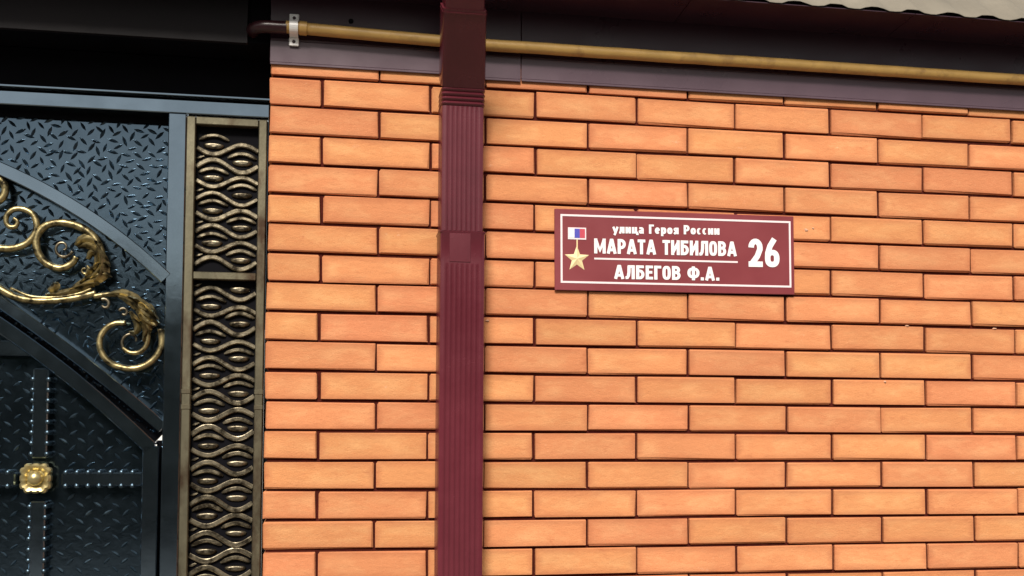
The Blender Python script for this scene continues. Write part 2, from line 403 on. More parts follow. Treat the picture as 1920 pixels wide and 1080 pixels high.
def bar(mb, x0, x1, z0, z1, y0=G, y1=G+.045, b=.002): return mb.box(x0, x1, y0, y1, z0, z1, b)
bar(MB(), XL, -0.010, -.0675, -.034).build('top_rail', M['steel'], frame)
bar(MB(), -.2515, -.2095, GZ+.02, -.0682).build('stile', M['steel'], frame)
def arch(C, w_, name, par, xa, xb, y=G, dep=.042):
    return MB().sweep(arc_pts(C, xa, xb, y+dep), rect(w_, 0, dep, .002)).build(name, M['steel'], par)
arch(CU, .031, 'upper_arch_bar', frame, XL, -.2505, y=G-.002)
arch(CF, .028, 'lower_arch_bar', frame, XL, -.2505, y=G+.001)
# tread plates and their raised dashes
DASH = [(-.0125, 0, 0), (-.004, -.0034, 0), (.004, -.0034, 0), (.0125, 0, 0), (.004, .0034, 0), (-.004, .0034, 0), (-.007, 0, .0026), (.007, 0, .0026)]
DF = [(0, 1, 6), (1, 2, 7, 6), (2, 3, 7), (3, 4, 7), (4, 5, 6, 7), (5, 0, 6)]
def dashes(inside, xa, xb, za, zb, y, name, par, px=.0425, pz=.0195, jit=.002, sc=1.0, hgt=1.0):
    mb = MB(); r = 0; z = zb
    while z > za:
        x = xa + (px/2 if r % 2 else 0) + random.uniform(-.001, .001)
        while x < xb:
            if inside(x, z):
                a = rad(40 if r % 2 else -40)+random.uniform(-.25, .25)*jit/.002; ca, sa = math.cos(a), math.sin(a)
                dx, dz = random.uniform(-jit, jit), random.uniform(-jit, jit); k = sc*random.uniform(.85, 1.1)
                mb.add([(x+dx+(p[0]*ca-p[1]*sa)*k, y-p[2]*hgt*random.uniform(.8, 1.1), z+dz+(p[0]*sa+p[1]*ca)*k) for p in DASH], DF)
            x += px
        z -= pz; r += 1
    o = mb.build(name, M['tread'], par); o['kind'] = 'stuff'; return o
def strip_panel(lo, hi, y, name, par):
    mb = MB(); n = len(lo)
    vs_ = [(x, y, z) for x, z in lo]+[(x, y, z) for x, z in hi]+[(x, y+.003, z) for x, z in lo]+[(x, y+.003, z) for x, z in hi]
    fs = []
    for i in range(n-1):
        fs += [(i, i+1, n+i+1, n+i), (2*n+i, 3*n+i, 3*n+i+1, 2*n+i+1), (i, 2*n+i, 2*n+i+1, i+1), (n+i, n+i+1, 3*n+i+1, 3*n+i)]
    fs += [(0, n, 3*n, 2*n), (n-1, 3*n-1, 4*n-1, 2*n-1)]
    return mb.add(vs_, fs).build(name, M['plate'], par)
PY = G+.056
pts = [(p.x, p.z) for p in arc_pts(CU, XL, -.245, 0)]
up = strip_panel(pts, [(a, -.05) for a, b in pts], PY, 'upper_panel', frame)
dashes(lambda x, z: z < -.072 and x < -.262 and z > arcz(CU, x)+.022, XL, -.25, -.5, -.07, PY, 'tread_pattern', up, px=.033, pz=.0150, jit=.0045, sc=1.12, hgt=2.0)
p2 = [(p.x, p.z) for p in arc_pts(CF, XL, -.245, 0)]
PY2 = G+.044
mid = strip_panel(p2, [(a, b-.004) for a, b in pts], PY2, 'middle_panel', frame)
dashes(lambda x, z: x < -.262 and z < arcz(CU, x)-.022 and z > arcz(CF, x)+.022, XL, -.25, -.85, -.2, PY2, 'tread_pattern', mid, px=.033, pz=.0150, jit=.0045, sc=1.10, hgt=1.8)

MB().box(XL, -.2520, G+.046, PY-.0005, -.0835, -.0500, .0005).build('rail_shade_strip', M['black'], frame)  # black strip stands in for the shadow under the top rail
# side panel of cast waves
side = MB().box(-.208, -.0145, G+.028, G+.034, GZ+.03, -.070).build('side_panel', M['black'], frame)
fb = MB(); bar(fb, -.2088, -.1875, GZ+.03, -.0725, G+.002, G+.027, .002); fb.build('edge_bar', M['edge'], side)
fb = MB(); bar(fb, -.0355, -.0150, GZ+.03, -.0725, G+.002, G+.027, .002); fb.build('edge_bar', M['edge'], side)
fb = MB(); bar(fb, -.1870, -.0360, -.0915, -.0722, G+.003, G+.027, .002); fb.build('edge_bar', M['edge'], side)
fb = MB(); bar(fb, -.1870, -.0360, -.4760, -.4575, G+.003, G+.027, .002); fb.build('edge_bar', M['edge'], side)
for zc_ in (-.752, -.790):
    for x0, x1 in ((-.2096, -.1867), (-.0363, -.0142)):
        MB().box(x0, x1, G+.0005, G+.027, zc_-.006, zc_+.006, .0015).build('collar', M['edge'], side)
WX0, WX1 = -.186, -.037; WW = WX1-WX0
def wave_mesh(fn, t0, t1, w_, h_, n=22, tap=True):
    P_ = [Vector((t0*WW+(t1-t0)*WW*i/n, 0, fn(t0+(t1-t0)*i/n))) for i in range(n+1)]
    prof = [(-w_/2, -.004), (-w_/2, h_*.42), (-w_*.38, h_*.55), (w_*.14, h_*.60), (w_*.24, h_*.92), (w_*.30, h_), (w_*.42, h_*.85), (w_/2, h_*.4), (w_/2, -.004)]
    sc_ = [min(1, .45+.55*min(i, n-i)/2.5) if tap else 1 for i in range(n+1)]
    mb = MB().sweep(P_, prof, scale=sc_); me = mb.mesh('wave_bar'); me.materials.append(M['antique'])
    me.polygons.foreach_set('use_smooth', [True]*len(me.polygons)); me.set_sharp_from_angle(angle=rad(24)); return me
def wav(amp): return lambda t: amp*math.cos(2*math.pi*(t-.27)/.94)
PER = .0860
barA = wave_mesh(wav(.0148), 0, 1, .0125, .010, tap=False)
barB = wave_mesh(wav(-.0125), 0, 1, .0125, .010, tap=False)
archL = wave_mesh(lambda t: .0085*math.cos(2*math.pi*(t-.27)/.80), .03, .52, .0098, .009)
archR = wave_mesh(lambda t: .0085*math.cos(2*math.pi*(t-.74)/.80), .50, .98, .0098, .009)
stubL = wave_mesh(lambda t: -.003*math.cos(2*math.pi*(t)/.3), .0, .12, .0065, .006, 6)
lens = MB()
nl = 16
vs_ = []
for k, (s_, o_) in enumerate(((1, -.004), (1, .002), (.72, .0055), (.35, .0066))):
    for i in range(nl):
        a = 2*math.pi*i/nl; ex = math.copysign(abs(math.cos(a))**.8, math.cos(a)); vs_.append((.0255*ex*s_, -o_*1.3, .0098*math.sin(a)*s_*(1 if math.sin(a) < 0 else .62)))
vs_.append((0, -.0068, -.001)); fs = []
for k in range(3):
    for i in range(nl): fs.append((k*nl+i, k*nl+(i+1) % nl, (k+1)*nl+(i+1) % nl, (k+1)*nl+i))
for i in range(nl): fs.append((3*nl+i, 3*nl+(i+1) % nl, 4*nl))
lens = lens.add(vs_, fs).mesh('eye_boss'); lens.materials.append(M['antique']); lens.polygons.foreach_set('use_smooth', [True]*len(lens.polygons))
WY = G+.027
def put(name, me, x, z, lo, hi, pad=.010):
    if z-pad < lo or z+pad > hi: return
    o = link(name, me, side); o.location = (x, WY, z+random.uniform(-.0006, .0006)); o.rotation_euler = (0, random.uniform(-.02, .02), 0); o.scale = (1, random.uniform(.62, .95), random.uniform(.93, 1.07))
def waves(lo, hi, zA, per):
    z = zA
    while z > lo-.1:
        put('wave_bar', barA, WX0, z, lo, hi, .016); put('wave_bar', barB, WX0, z-per/2, lo, hi, .016)
        put('inner_arch', archL, WX0, z-.0150, lo, hi, .009); put('inner_arch', archR, WX0, z-per/2-.0150, lo, hi, .009)
        put('eye_boss', lens, WX0+.27*WW, z-.0295, lo, hi, .008); put('eye_boss', lens, WX0+.74*WW, z-per/2-.0295, lo, hi, .008)
        put('stub', stubL, WX0, z-per*.74, lo, hi, .004)
        z -= per
za = U(390, 680, G).z
waves(-1.45, -.478, za+PER*3, PER)
waves(-.456, -.094, U(390, 306, G).z+PER*3*.95, PER*.95)

# gold scrolls
def gold(path, name, par, r=.0062, tap=(1, 1), Y=.128, n=8, flat=1.1, mat_=None):
    r *= 1.34; P_ = [U(u, v, Y) for u, v in path]; P_ = spline(P_, n)
    N_ = len(P_)-1
    sc_ = [tap[0]+(tap[1]-tap[0])*i/N_ for i in range(N_+1)]
    return MB().sweep(P_, circ(r, 10, r*flat), scale=sc_).build(name, mat_ or M['gold'], par, smooth=True)
def spiral(cx, cy, r0, r1, a0, a1, n=26):
    return [(cx+(r0+(r1-r0)*k/n)*math.cos(rad(a0+(a1-a0)*k/n)), cy+(r0+(r1-r0)*k/n)*math.sin(rad(a0+(a1-a0)*k/n))) for k in range(n+1)]
def blade(path, widths, name, par, Y=.120, lift=.007):
    """acanthus lobe: a ridged, tapering leaf along a path"""
    P_ = spline([U(u, v, Y) for u, v in path], 6); n = len(P_)-1; mb = MB(); vs_ = []
    for i, p in enumerate(P_):
        t = (P_[min(i+1, n)]-P_[max(i-1, 0)]).normalized(); s_ = t.cross(Vector((0, -1, 0))).normalized()
        k = i/n*(len(widths)-1); a = int(min(k, len(widths)-2)); w_ = (widths[a]+(widths[a+1]-widths[a])*(k-a))*.00185
        vs_ += [p-s_*w_+Vector((0, .004, 0)), p-s_*w_*.45+Vector((0, -lift*.35, 0)), p+Vector((0, -lift, 0)), p+s_*w_*.45+Vector((0, -lift*.2, 0)), p+s_*w_+Vector((0, .004, 0))]
    fs = []
    for i in range(n):
        for q in range(4): fs.append((i*5+q, i*5+q+1, (i+1)*5+q+1, (i+1)*5+q))
        fs.append((i*5+4, i*5, (i+1)*5, (i+1)*5+4))
    fs.append((0, 1, 2, 3, 4)); fs.append(tuple(n*5+q for q in (4, 3, 2, 1, 0)))
    return mb.add(vs_, fs).build(name, M['gold'], par, smooth=True, angle=50)
# big ring with leaves
s1 = gold([(143, 482), (134, 495), (112, 503), (86, 493), (70, 470), (70, 443), (84, 425), (108, 418), (136, 421), (160, 431), (178, 448), (188, 468), (191, 488)], 'scroll', frame, .0076, (.85, 1))
gold(spiral(118, 465, 19, 4, 20, 420), 'inner_curl', s1, .0032, (1, .6), mat_=M['antique'])
blade([(188, 462), (170, 448), (152, 450), (142, 461)], (4, 8, 6, 3), 'leaf', s1)
blade([(192, 480), (180, 464), (162, 459), (146, 464)], (4, 6, 5, 2), 'leaf', s1, 0.118)
blade([(192, 500), (186, 480), (172, 473), (164, 486)], (4, 6, 5, 3), 'leaf', s1)
blade([(186, 470), (192, 490), (190, 512), (178, 528)], (4, 8, 10, 5), 'leaf', s1, .117, .012)
blade([(184, 508), (193, 500), (201, 484)], (6, 5, 1), 'leaf', s1)
blade([(182, 516), (196, 514), (210, 520)], (7, 6, 1), 'leaf', s1, 0.116)
blade([(186, 520), (166, 528), (148, 536), (130, 543)], (5, 8, 6, 2), 'leaf', s1, 0.118)
blade([(176, 534), (150, 541), (112, 551), (86, 552)], (3, 5, 5, 2), 'leaf', s1)
gold(spiral(159, 507, 9, 3, -60, 300, 14), 'leaf_curl', s1, .003, (1, .7))
blade([(92, 546), (104, 536), (100, 530)], (4, 6, 2), 'leaf', s1)
for pth, wd in (([(176, 505), (186, 496), (199, 494), (206, 500)], (4, 5, 4, 1)), ([(170, 522), (184, 508), (190, 492)], (3, 6, 3)), ([(160, 520), (168, 508), (178, 500)], (2, 5, 3)),
                ([(150, 530), (166, 520), (182, 518)], (2, 5, 4)), ([(178, 452), (184, 470), (183, 488), (176, 500)], (3, 5, 5, 2)), ([(140, 540), (160, 533), (186, 531)], (1, 4, 2))):
    blade(pth, wd, 'leaf', s1, .116, .009)
# small ring on the left
s2 = gold([(-40, 466), (-12, 465), (22, 466), (48, 458), (64, 441), (69, 422), (62, 403), (46, 393), (26, 393), (13, 404), (12, 418), (20, 426), (30, 424), (33, 415), (26, 409)], 'scroll', frame, .0072, (1, .5))
# topmost ring, cut by the edge of view
gold(spiral(-14, 356, 24, 24, -120, 130, 16), 'scroll', frame, .0068)
# stem running left
s4 = gold([(-60, 500), (-25, 527), (5, 545), (32, 558), (66, 564), (110, 563), (150, 557), (180, 549)], 'scroll_stem', frame, .0076, (1, .8))
gold([(20, 540), (60, 556), (110, 557), (150, 550), (172, 541)], 'stem_rib', s4, .004, (.6, .8), Y=.122)
# lower ring with leaves
s5 = gold([(176, 556), (205, 552), (238, 556), (264, 571), (280, 592), (291, 612)], 'scroll_stem', frame, .0058, (.8, 1), Y=.126)
s6 = gold([(302, 617), (304, 640), (298, 661), (282, 679), (258, 690), (232, 690), (206, 680), (190, 660), (187, 638), (196, 619), (214, 607), (236, 606)], 'scroll', frame, .0068, (.95, .8))
gold([(276, 600), (277, 628), (274, 648), (262, 660), (244, 661), (230, 652)], 'inner_curl', s6, .0048, (1.2, .6), Y=.12)
gold(spiral(247, 640, 26, 8, 30, 360), 'inner_curl', s6, .0034, (1, .6), mat_=M['antique'])
blade([(200, 552), (228, 550), (252, 560), (272, 576)], (2, 6, 7, 3), 'leaf', s5, 0.120)
blade([(232, 560), (254, 572), (276, 584), (294, 594)], (3, 6, 6, 1), 'leaf', s5, 0.118)
blade([(250, 568), (270, 588), (284, 598), (300, 606)], (4, 7, 5, 1), 'leaf', s5, 0.117)
blade([(258, 580), (272, 598), (278, 612), (280, 628)], (4, 7, 6, 1), 'leaf', s5, 0.118)
blade([(262, 572), (280, 576), (292, 588)], (4, 5, 1), 'leaf', s5)
for pth, wd in (([(240, 556), (262, 564), (282, 580), (298, 600)], (2, 4, 4, 1)), ([(262, 590), (274, 604), (290, 612)], (3, 5, 1)), ([(222, 556), (244, 564), (262, 580)], (2, 5, 3)), ([(270, 606), (274, 622), (268, 640)], (4, 5, 2)), ([(244, 584), (252, 596), (262, 604)], (2, 4, 2))):
    blade(pth, wd, 'leaf', s5, .114, .009)
blade([(250, 596), (258, 610), (254, 622), (242, 622)], (3, 5, 4, 1), 'leaf', s5)
gold(spiral(196, 571, 11, 4, -120, 160, 14), 'leaf_curl', s5, .0034, (1, .7), mat_=M['antique'])
gold(spiral(232, 586, 9, 3, -160, 140, 14), 'leaf_curl', s5, .003, (1, .7), mat_=M['antique'])
MB().lathe(U(306, 633, .126), [(.007, -.030), (.007, .0), (.004, .004), (0, .005)], 10).build('fixing_rivet', M['brass'], frame, smooth=True)

# gate leaf
leaf = thing('gate_leaf', 'blue black tread plate gate leaf with arched top and gold rosette', 'gate')
arch(CL, .034, 'arch_bar', leaf, XL, -.2780, y=G+.002)
MB().box(-.2965, -.2595, G+.002, G+.045, GZ+.06, -.885, .002).build('stile', M['steel'], leaf)
PL = G+.041
pl_ = [(p.x, p.z) for p in arc_pts(CL, XL, -.285, 0)]
panel = strip_panel([(a, GZ+.08) for a, b in pl_], pl_, PL, 'leaf_panel', leaf)
VB0, VB1, HB0, HB1 = -.5525, -.5170, -.9815, -.9490
def inl(x, z):
    if x > -.310 or z > arcz(CL, x)-.026: return False
    if VB0-.014 < x < VB1+.014 or HB0-.016 < z < HB1+.014 or (x < VB1 and z > -.685): return False
    return True
dashes(inl, XL, -.30, -1.5, -.6, PL, 'tread_pattern', panel, jit=.0015, hgt=1.3)
MB().box(XL, -.5535, G+.008, G+.0405, -.671, -.635, .002).build('cross_rail', M['steel'], leaf)
def band(x0, x1, z0, z1, name, vertical):
    o = MB().box(x0, x1, G+.010, G+.0405, z0, z1, .003).build(name, M['steel'], leaf)
    bd = MB(); k = 0
    a0, a1 = (z0, z1) if vertical else (x0, x1); p = a0+.010
    while p < a1-.006:
        for e in ((x0, x1) if vertical else (z0, z1)):
            c = (e, G+.0105, p) if vertical else (p, G+.0105, e)
            bd.lathe(c, [(.0060, -.029), (.0060, .0005), (.0042, .0026), (0, .0032)], 8)
        p += .0255
    b = bd.build('bead_row', M['tread'], o, smooth=True); b['kind'] = 'stuff'
band(VB0, VB1, HB1+.034, -.700, 'stud_band', True)
band(VB0, VB1, -1.55, HB0-.036, 'stud_band', True)
band(VB1+.034, -.2975, HB0, HB1, 'stud_band', False)
band(-1.2, VB0-.034, HB0, HB1, 'stud_band', False)
RC = (-.5395, G+.008, -.9625)
ro = MB(); n = 48; vs_ = []
for i in range(n):
    a = 2*math.pi*i/n; q = min(.0352/max(abs(math.cos(a)), abs(math.sin(a))), .0405)*(.92 if i % 8 in (2, 6) else 1)
    for s_, o_ in ((1, -.012), (1, .004), (.86, .009), (.62, .006), (.55, .002)): vs_.append((RC[0]+q*s_*math.cos(a), RC[1]-o_, RC[2]+q*s_*math.sin(a)))
fs = [(i*5+q, ((i+1) % n)*5+q, ((i+1) % n)*5+q+1, i*5+q+1) for i in range(n) for q in range(4)]; fs.append(tuple(i*5+4 for i in range(n)))
rs = ro.add(vs_, fs).build('rosette', M['brass'], leaf, smooth=True, angle=40)
MB().lathe(RC, [(.0185*math.cos(rad(t)), .003+.0185*math.sin(rad(t))) for t in (-10, 5, 20, 35, 50, 65, 80, 90)], 24).build('boss', M['brass'], rs, smooth=True)
# weld spatter in the slot between the two arches
slot = MB()
for i in range(46):
    xx = -.64+.37*i/46+random.uniform(-.004, .004); zz = (arcz(CF, xx)+arcz(CL, xx))/2+random.uniform(-.004, .004)
    slot.lathe((xx, G+.045, zz), [(random.uniform(.002, .006), 0), (.002, .004), (0, .005)], 6)
slot.build('weld_beads', M['steel'], leaf, smooth=True)
# strip closing the slot, open only at its lower right end
MB().box(-.270, -.2490, G+.0460, G+.052, GZ+.05, -.872).build('stop_bar', M['black'], frame)
MB().box(-.0140, -.0015, G+.0290, G+.036, GZ+.03, -.034).build('filler_strip', M['black'], frame)
MB().sweep(arc_pts(CF, XL, -.265, G+.050, off=-.028), rect(.05, 0, .004, .001)).build('slot_strip', M['black'], frame)

# pale wall added behind the gate to give daylight in the slot's open end
yw = MB().box(-6, 3, 4.0, 4.2, GZ, -.25, .01).build('gap_daylight_wall', M['gap_daylight']); yw['label'] = 'pale wall added behind the gate as the bright daylight in its gap'; yw['category'] = 'wall'

# ------------------------------------------------------------------ gas pipe
gas = thing('gas_pipe', 'yellow ochre gas pipe running along the brown fascia', 'pipe')
PYC = -.0285
def zg(x): return .1095-.012*min(1, max(0, (x-.05)/.45))
yl = [(.078, PYC, zg(.078))]+[(x/20, PYC+random.uniform(-.0004, .0004), zg(x/20)+random.uniform(-.0005, .0005)) for x in range(2, 56)]
MB().sweep(yl, circ(.0142, 18)).build('yellow_pipe', M['ochre'], gas, smooth=True)
MB().sweep([(.066, PYC, zg(.06)), (.083, PYC, zg(.08))], circ(.0165, 18)).build('weld_collar', M['ochre'], gas, smooth=True, angle=40)
MB().sweep([(.034, PYC, zg(.03)), (.067, PYC, zg(.06))], circ(.0146, 18)).build('pipe_end', M['ochre'], gas, smooth=True, angle=40)
bp = [(.036, PYC, .1075), (-.010, PYC, .1073)]
for k in range(1, 7):
    a = rad(15*k); bp.append((-.010-.036*math.sin(a), PYC+.036*(1-math.cos(a)), .1071))
bp.append((-.046, .24, .1065))
MB().sweep(bp, circ(.0150, 16), normal=Vector((0, 0, 1))).build('bend', M['darkpipe'], gas, smooth=True, angle=50)
cl = thing('pipe_clamp', 'white zinc saddle clamp holding the left end of the yellow gas pipe', 'clamp')
CX = .0525; CZ = zg(CX)
sp = [Vector((CX, BY-.0045, CZ+.0175))]+[Vector((CX, PYC-.0162*math.sin(rad(a)), CZ+.0162*math.cos(rad(a)))) for a in range(0, 181, 15)]+[Vector((CX, BY-.0045, CZ-.0175))]
mb = MB(); vs_ = []
for p in sp:
    d = Vector((0, p.y-PYC, p.z-CZ)).normalized()*.0016
    for xx in (-.010, .010): vs_ += [p+Vector((xx, 0, 0)), p+Vector((xx, 0, 0))+d]
n = len(sp); fs = []
for i in range(n-1):
    a, b = i*4, i*4+4
    fs += [(a, b, b+2, a+2), (a+1, a+3, b+3, b+1), (a, a+1, b+1, b), (a+2, b+2, b+3, a+3)]
fs += [(0, 2, 3, 1), ((n-1)*4, (n-1)*4+1, (n-1)*4+3, (n-1)*4+2)]
mb.add(vs_, fs).build('saddle', M['zinc'], cl)
for s_ in (1, -1):
    zc_ = CZ+s_*.0285
    t = MB().box(CX-.0115, CX+.0115, BY-.0075, BY-.0035, zc_-.0105, zc_+.0105, .0018).build('tab', M['zinc'], cl)
    MB().lathe((CX, BY-.0074, zc_), [(.0042, 0), (.0042, .0012), (.0025, .0022), (0, .0024)], 6).build('screw', M['darkpipe'], t)

# ------------------------------------------------------------------ downpipe
dp = thing('downpipe', 'maroon fluted rectangular downpipe running down the brick wall', 'downpipe')
def section(w_, d0, d1, flutes=True, n=7, dep=.0032, c=.009):
    """outline in plan: (x, y); front at d0 (negative y), back at d1"""
    pts_ = [(-w_/2, d1), (-w_/2, d0+c), (-w_/2+c*.3, d0+c*.3), (-w_/2+c, d0)]
    a, b = -w_/2+c+.003, w_/2-c-.003
    m_ = n*6
    for i in range(m_+1):
        t = i/m_; k = (math.sin(2*math.pi*n*t-math.pi/2)+1)/2
        pts_.append((a+(b-a)*t, d0+(dep*k**1.5 if flutes else 0)))
    pts_ += [(w_/2-c, d0), (w_/2-c*.3, d0+c*.3), (w_/2, d0+c), (w_/2, d1)]
    return pts_
def loft(secs, name, m=M['maroon'], par=dp, cap=True):
    mb = MB(); n = len(secs[0][0]); vs_ = []; fs = []
    for (sec, (ox, oy, oz), til) in secs:
        for (x, y) in sec:       # til: tilt of the cross-section about x
            vs_.append((ox+x, oy+F_+(y-F_)*math.cos(til), oz+(y-F_)*math.sin(til)))
    for k in range(len(secs)-1):
        for q in range(n): fs.append((k*n+q, k*n+(q+1) % n, (k+1)*n+(q+1) % n, (k+1)*n+q))
    if cap: fs += [tuple(range(n)), tuple(range((len(secs)-1)*n, len(secs)*n))]
    return mb.add(vs_, fs).build(name, m, par, smooth=True, angle=35)
PXC = .4515
F_, B_ = -.085, -.015
su = section(.1030, F_+.002, B_); suf = section(.1030, F_+.002, B_, False)
sl_ = section(.1085, F_-.0005, B_); slf = section(.1085, F_-.0005, B_, False)
slp = section(.1085, F_-.0005, B_, True, dep=.0012)
loft([(su, (PXC, 0, -.372), 0), (su, (PXC, 0, -.090), 0), (suf, (PXC, 0, -.074), 0)], 'upper_pipe')
loft([(sl_, (PXC+.0012, 0, GZ+.15), 0), (sl_, (PXC+.0012, 0, -.462), 0), (slf, (PXC+.0012, 0, -.452), 0), (slf, (PXC+.0012, 0, -.449), 0), (slf, (PXC+.0012, 0, -.446), 0), (slf, (PXC+.0012, 0, -.380), 0), (section(.1130, F_-.0026, B_, False), (PXC+.0012, 0, -.376), 0), (section(.1130, F_-.0026, B_, False), (PXC+.0012, 0, -.3735), 0)], 'lower_pipe')
# folded tongue of the socket
MB().box(PXC-.030, PXC+.020, F_-.0019, F_+.0008, -.4470, -.3790, .0007).build('socket_tongue', M['maroon'], dp)
# bend: three pleats, then a sloping length
TH = rad(45)
prev = []
for i in range(4):
    z0 = -.0735+i*.0110
    for (ww, ff, dz) in ((.1020, .0035, 0), (.1050, -.0010, .0035), (.1055, -.0020, .0055), (.1050, -.0010, .0075)):
        prev.append((section(ww, F_+ff, B_, False), (PXC, -.0012*i, z0+dz), 0))
loft(prev, 'pleated_bend')
z1 = -.0735+4*.0110-.002; yo = -.0040
def along(d): return (PXC-.105*math.sin(TH)*d, yo-math.sin(TH)*d, z1+math.cos(TH)*d)
sE = section(.1055, F_-.001, B_, False); sE2 = section(.1000, F_-.001, B_, False)
loft([(sE, along(0), TH*.7), (sE2, along(.19), TH*.7)], 'sloping_pipe')
sF = section(.0915, F_+.001, B_, False); sR = section(.1015, F_-.003, B_-.001, False)
loft([(sR, along(.180), TH*.7), (sR, along(.183), TH*.7), (sF, along(.1835), TH*.7), (sF, along(.40), TH*.7)], 'sleeve')

# ------------------------------------------------------------------ name plate
sg = thing('street_sign', 'maroon name plate with white Cyrillic lettering and number 26 on the brick wall', 'sign')
sg.location = (1.0035, 0, -.3935); sg.rotation_euler = (0, rad(-.42), 0)
SW, SH = .6270, .2025
FR = -.0085
MB().box(-SW/2, SW/2, FR, -.0050, -SH/2, SH/2, .0012).build('plate', M['sign'], sg)
for sx in (-1, 1):
    for sz in (-1, 1): MB().box(sx*.26-.012, sx*.26+.012, -.0049, .0005, sz*.07-.012, sz*.07+.012).build('spacer', M['black'], sg)
def strip(mb, x0, x1, z0, z1, y=FR-.0008): return mb.box(x0, x1, y, y+.0010, z0, z1)
bw = .0048; X0, X1, Z0, Z1 = -.2985, .3045, -.0830, .0880
bd = MB(); strip(bd, X0, X1, Z1-bw, Z1); strip(bd, X0, X1, Z0, Z0+bw); strip(bd, X0, X0+bw, Z0+bw, Z1-bw); strip(bd, X1-bw, X1, Z0+bw, Z1-bw)
bd.build('border', M['pink'], sg)
def _arc(cx, cy, rx, ry, a0, a1, n=9):
    return [(cx+rx*math.cos(rad(a0+(a1-a0)*k/n)), cy+ry*math.sin(rad(a0+(a1-a0)*k/n))) for k in range(n+1)]
def _ring(cx, cy, rx, ry, p=.75, n=24):
    f = lambda v: math.copysign(abs(v)**p, v)
    return [(cx+rx*f(math.cos(2*math.pi*k/n)), cy+ry*f(math.sin(2*math.pi*k/n))) for k in range(n+1)]
def _bowl(x0, x1, zt, zb):
    r_ = (zt-zb)/2; q = min(r_, (x1-x0)*.6)
    return [(x0, zt)]+_arc(x1-q, zt-r_, q, r_, 90, -90)+[(x0, zb)]
def glyph(ch, t):
    """(width, [centre lines]) of one letter, cap height 1"""
    i = t/2; T_, B2 = 1-i*.85, i*.85
    def stem(x, a=0, b=1): return [(x, a), (x, b)]
    if ch == 'М': w_ = .86; return w_, [stem(i), stem(w_-i), [(i, .93), (w_/2, .22), (w_-i, .93)]]
    if ch == 'А': w_ = .74; return w_, [[(i*.9, 0), (w_/2-.015, .97)], [(w_-i*.9, 0), (w_/2+.015, .97)], [(.18, .26), (w_-.18, .26)], [(w_/2-.10, 1-i*.8), (w_/2+.10, 1-i*.8)]]
    if ch == 'Р': w_ = .62; return w_, [stem(i), _bowl(i, w_-i, T_, .42)]
    if ch == 'Т': w_ = .58; return w_, [stem(w_/2), [(0, T_), (w_, T_)]]
    if ch == 'И': w_ = .66; return w_, [stem(i), stem(w_-i), [(i, .14), (w_-i, .86)]]
    if ch == 'Б': w_ = .62; return w_, [stem(i), [(i, T_), (w_-.04, T_)], _bowl(i, w_-i, .60, B2)]
    if ch == 'Л': w_ = .68; return w_, [stem(w_-i), [(.17, T_), (w_-i, T_)], [(.26, .95), (.25, .50), (.21, .24), (.14, .11), (.0, .09)]]
    if ch == 'О': w_ = .62; return w_, [_ring(w_/2, .5, w_/2-i, .5-i*.85, .7)]
    if ch == 'В': w_ = .63; return w_, [stem(i), _bowl(i, w_-i-.03, T_, .53), _bowl(i, w_-i, .53, B2)]
    if ch == 'Е': w_ = .54; return w_, [stem(i), [(i, T_), (w_, T_)], [(i, .52), (w_-.05, .52)], [(i, B2), (w_, B2)]]
    if ch == 'Г': w_ = .52; return w_, [stem(i), [(i, T_), (w_, T_)]]
    if ch == 'Ф': w_ = .90; return w_, [stem(w_/2), _ring(w_/2, .53, w_/2-i, .29, .8)]
    if ch == '2': w_ = .60; return w_, [_arc(w_/2, .70, w_/2-i, .30-i*.85, 185, 0)+[(w_-i, .62), (w_*.62, .38), (i*1.1, .10)], [(0, B2), (w_, B2)]]
    if ch == '6': w_ = .62; return w_, [_ring(w_/2, .31, w_/2-i, .31-i*.85, .8), [(i, .34), (i+.01, .50), (i+.10, .74), (w_*.66, 1.0)]]
    if ch == '.': return .24, [[(.12, 0), (.12, .22)]]
    x = .70; xi = x-i*.85
    if ch == 'у': w_ = .56; return w_, [[(.06, x), (w_/2+.02, .06)], [(w_-.06, x), (w_/2-.02, 0), (.16, -.20)]]
    if ch == 'л': w_ = .56; return w_, [stem(w_-i, 0, x), [(.15, xi), (w_-i, xi)], [(.20, x), (.19, .3), (.12, .08), (0, .08)]]
    if ch == 'и': w_ = .56; return w_, [stem(i, 0, x), stem(w_-i, 0, x), [(i, .12), (w_-i, x-.12)]]
    if ch == 'ц': w_ = .62; return w_, [stem(i, 0, x), stem(w_-i-.08, 0, x), [(i, B2), (w_, B2)], [(w_-.05, .08), (w_-.05, -.16)]]
    if ch == 'а': w_ = .52; return w_, [[(.06, .60)]+_arc(w_/2, x-.22, w_/2-i, .22-i*.85, 110, 0)+[(w_-i, 0)], _ring(w_/2-.01, .21, w_/2-i, .21-i*.85)]
    if ch == 'е': w_ = .54; return w_, [_arc(w_/2, x/2, w_/2-i, x/2-i*.85, 0, 320, 18), [(i, x/2), (w_-i, x/2)]]
    if ch == 'р': w_ = .56; return w_, [stem(i, -.24, x), _ring(w_/2, x/2, w_/2-i, x/2-i*.85)]
    if ch == 'о': w_ = .56; return w_, [_ring(w_/2, x/2, w_/2-i, x/2-i*.85)]
    if ch == 'с': w_ = .50; return w_, [_arc(w_/2, x/2, w_/2-i, x/2-i*.85, 50, 310, 16)]
    if ch == 'я': w_ = .54; return w_, [stem(w_-i, 0, x), [(w_-i, xi)]+_arc(.22, x-.20, .22-i, .20-i*.85, 90, 270)+[(w_-i, x-.40+i*.85)], [(w_*.55, .30), (.06, 0)]]
    return .34, []
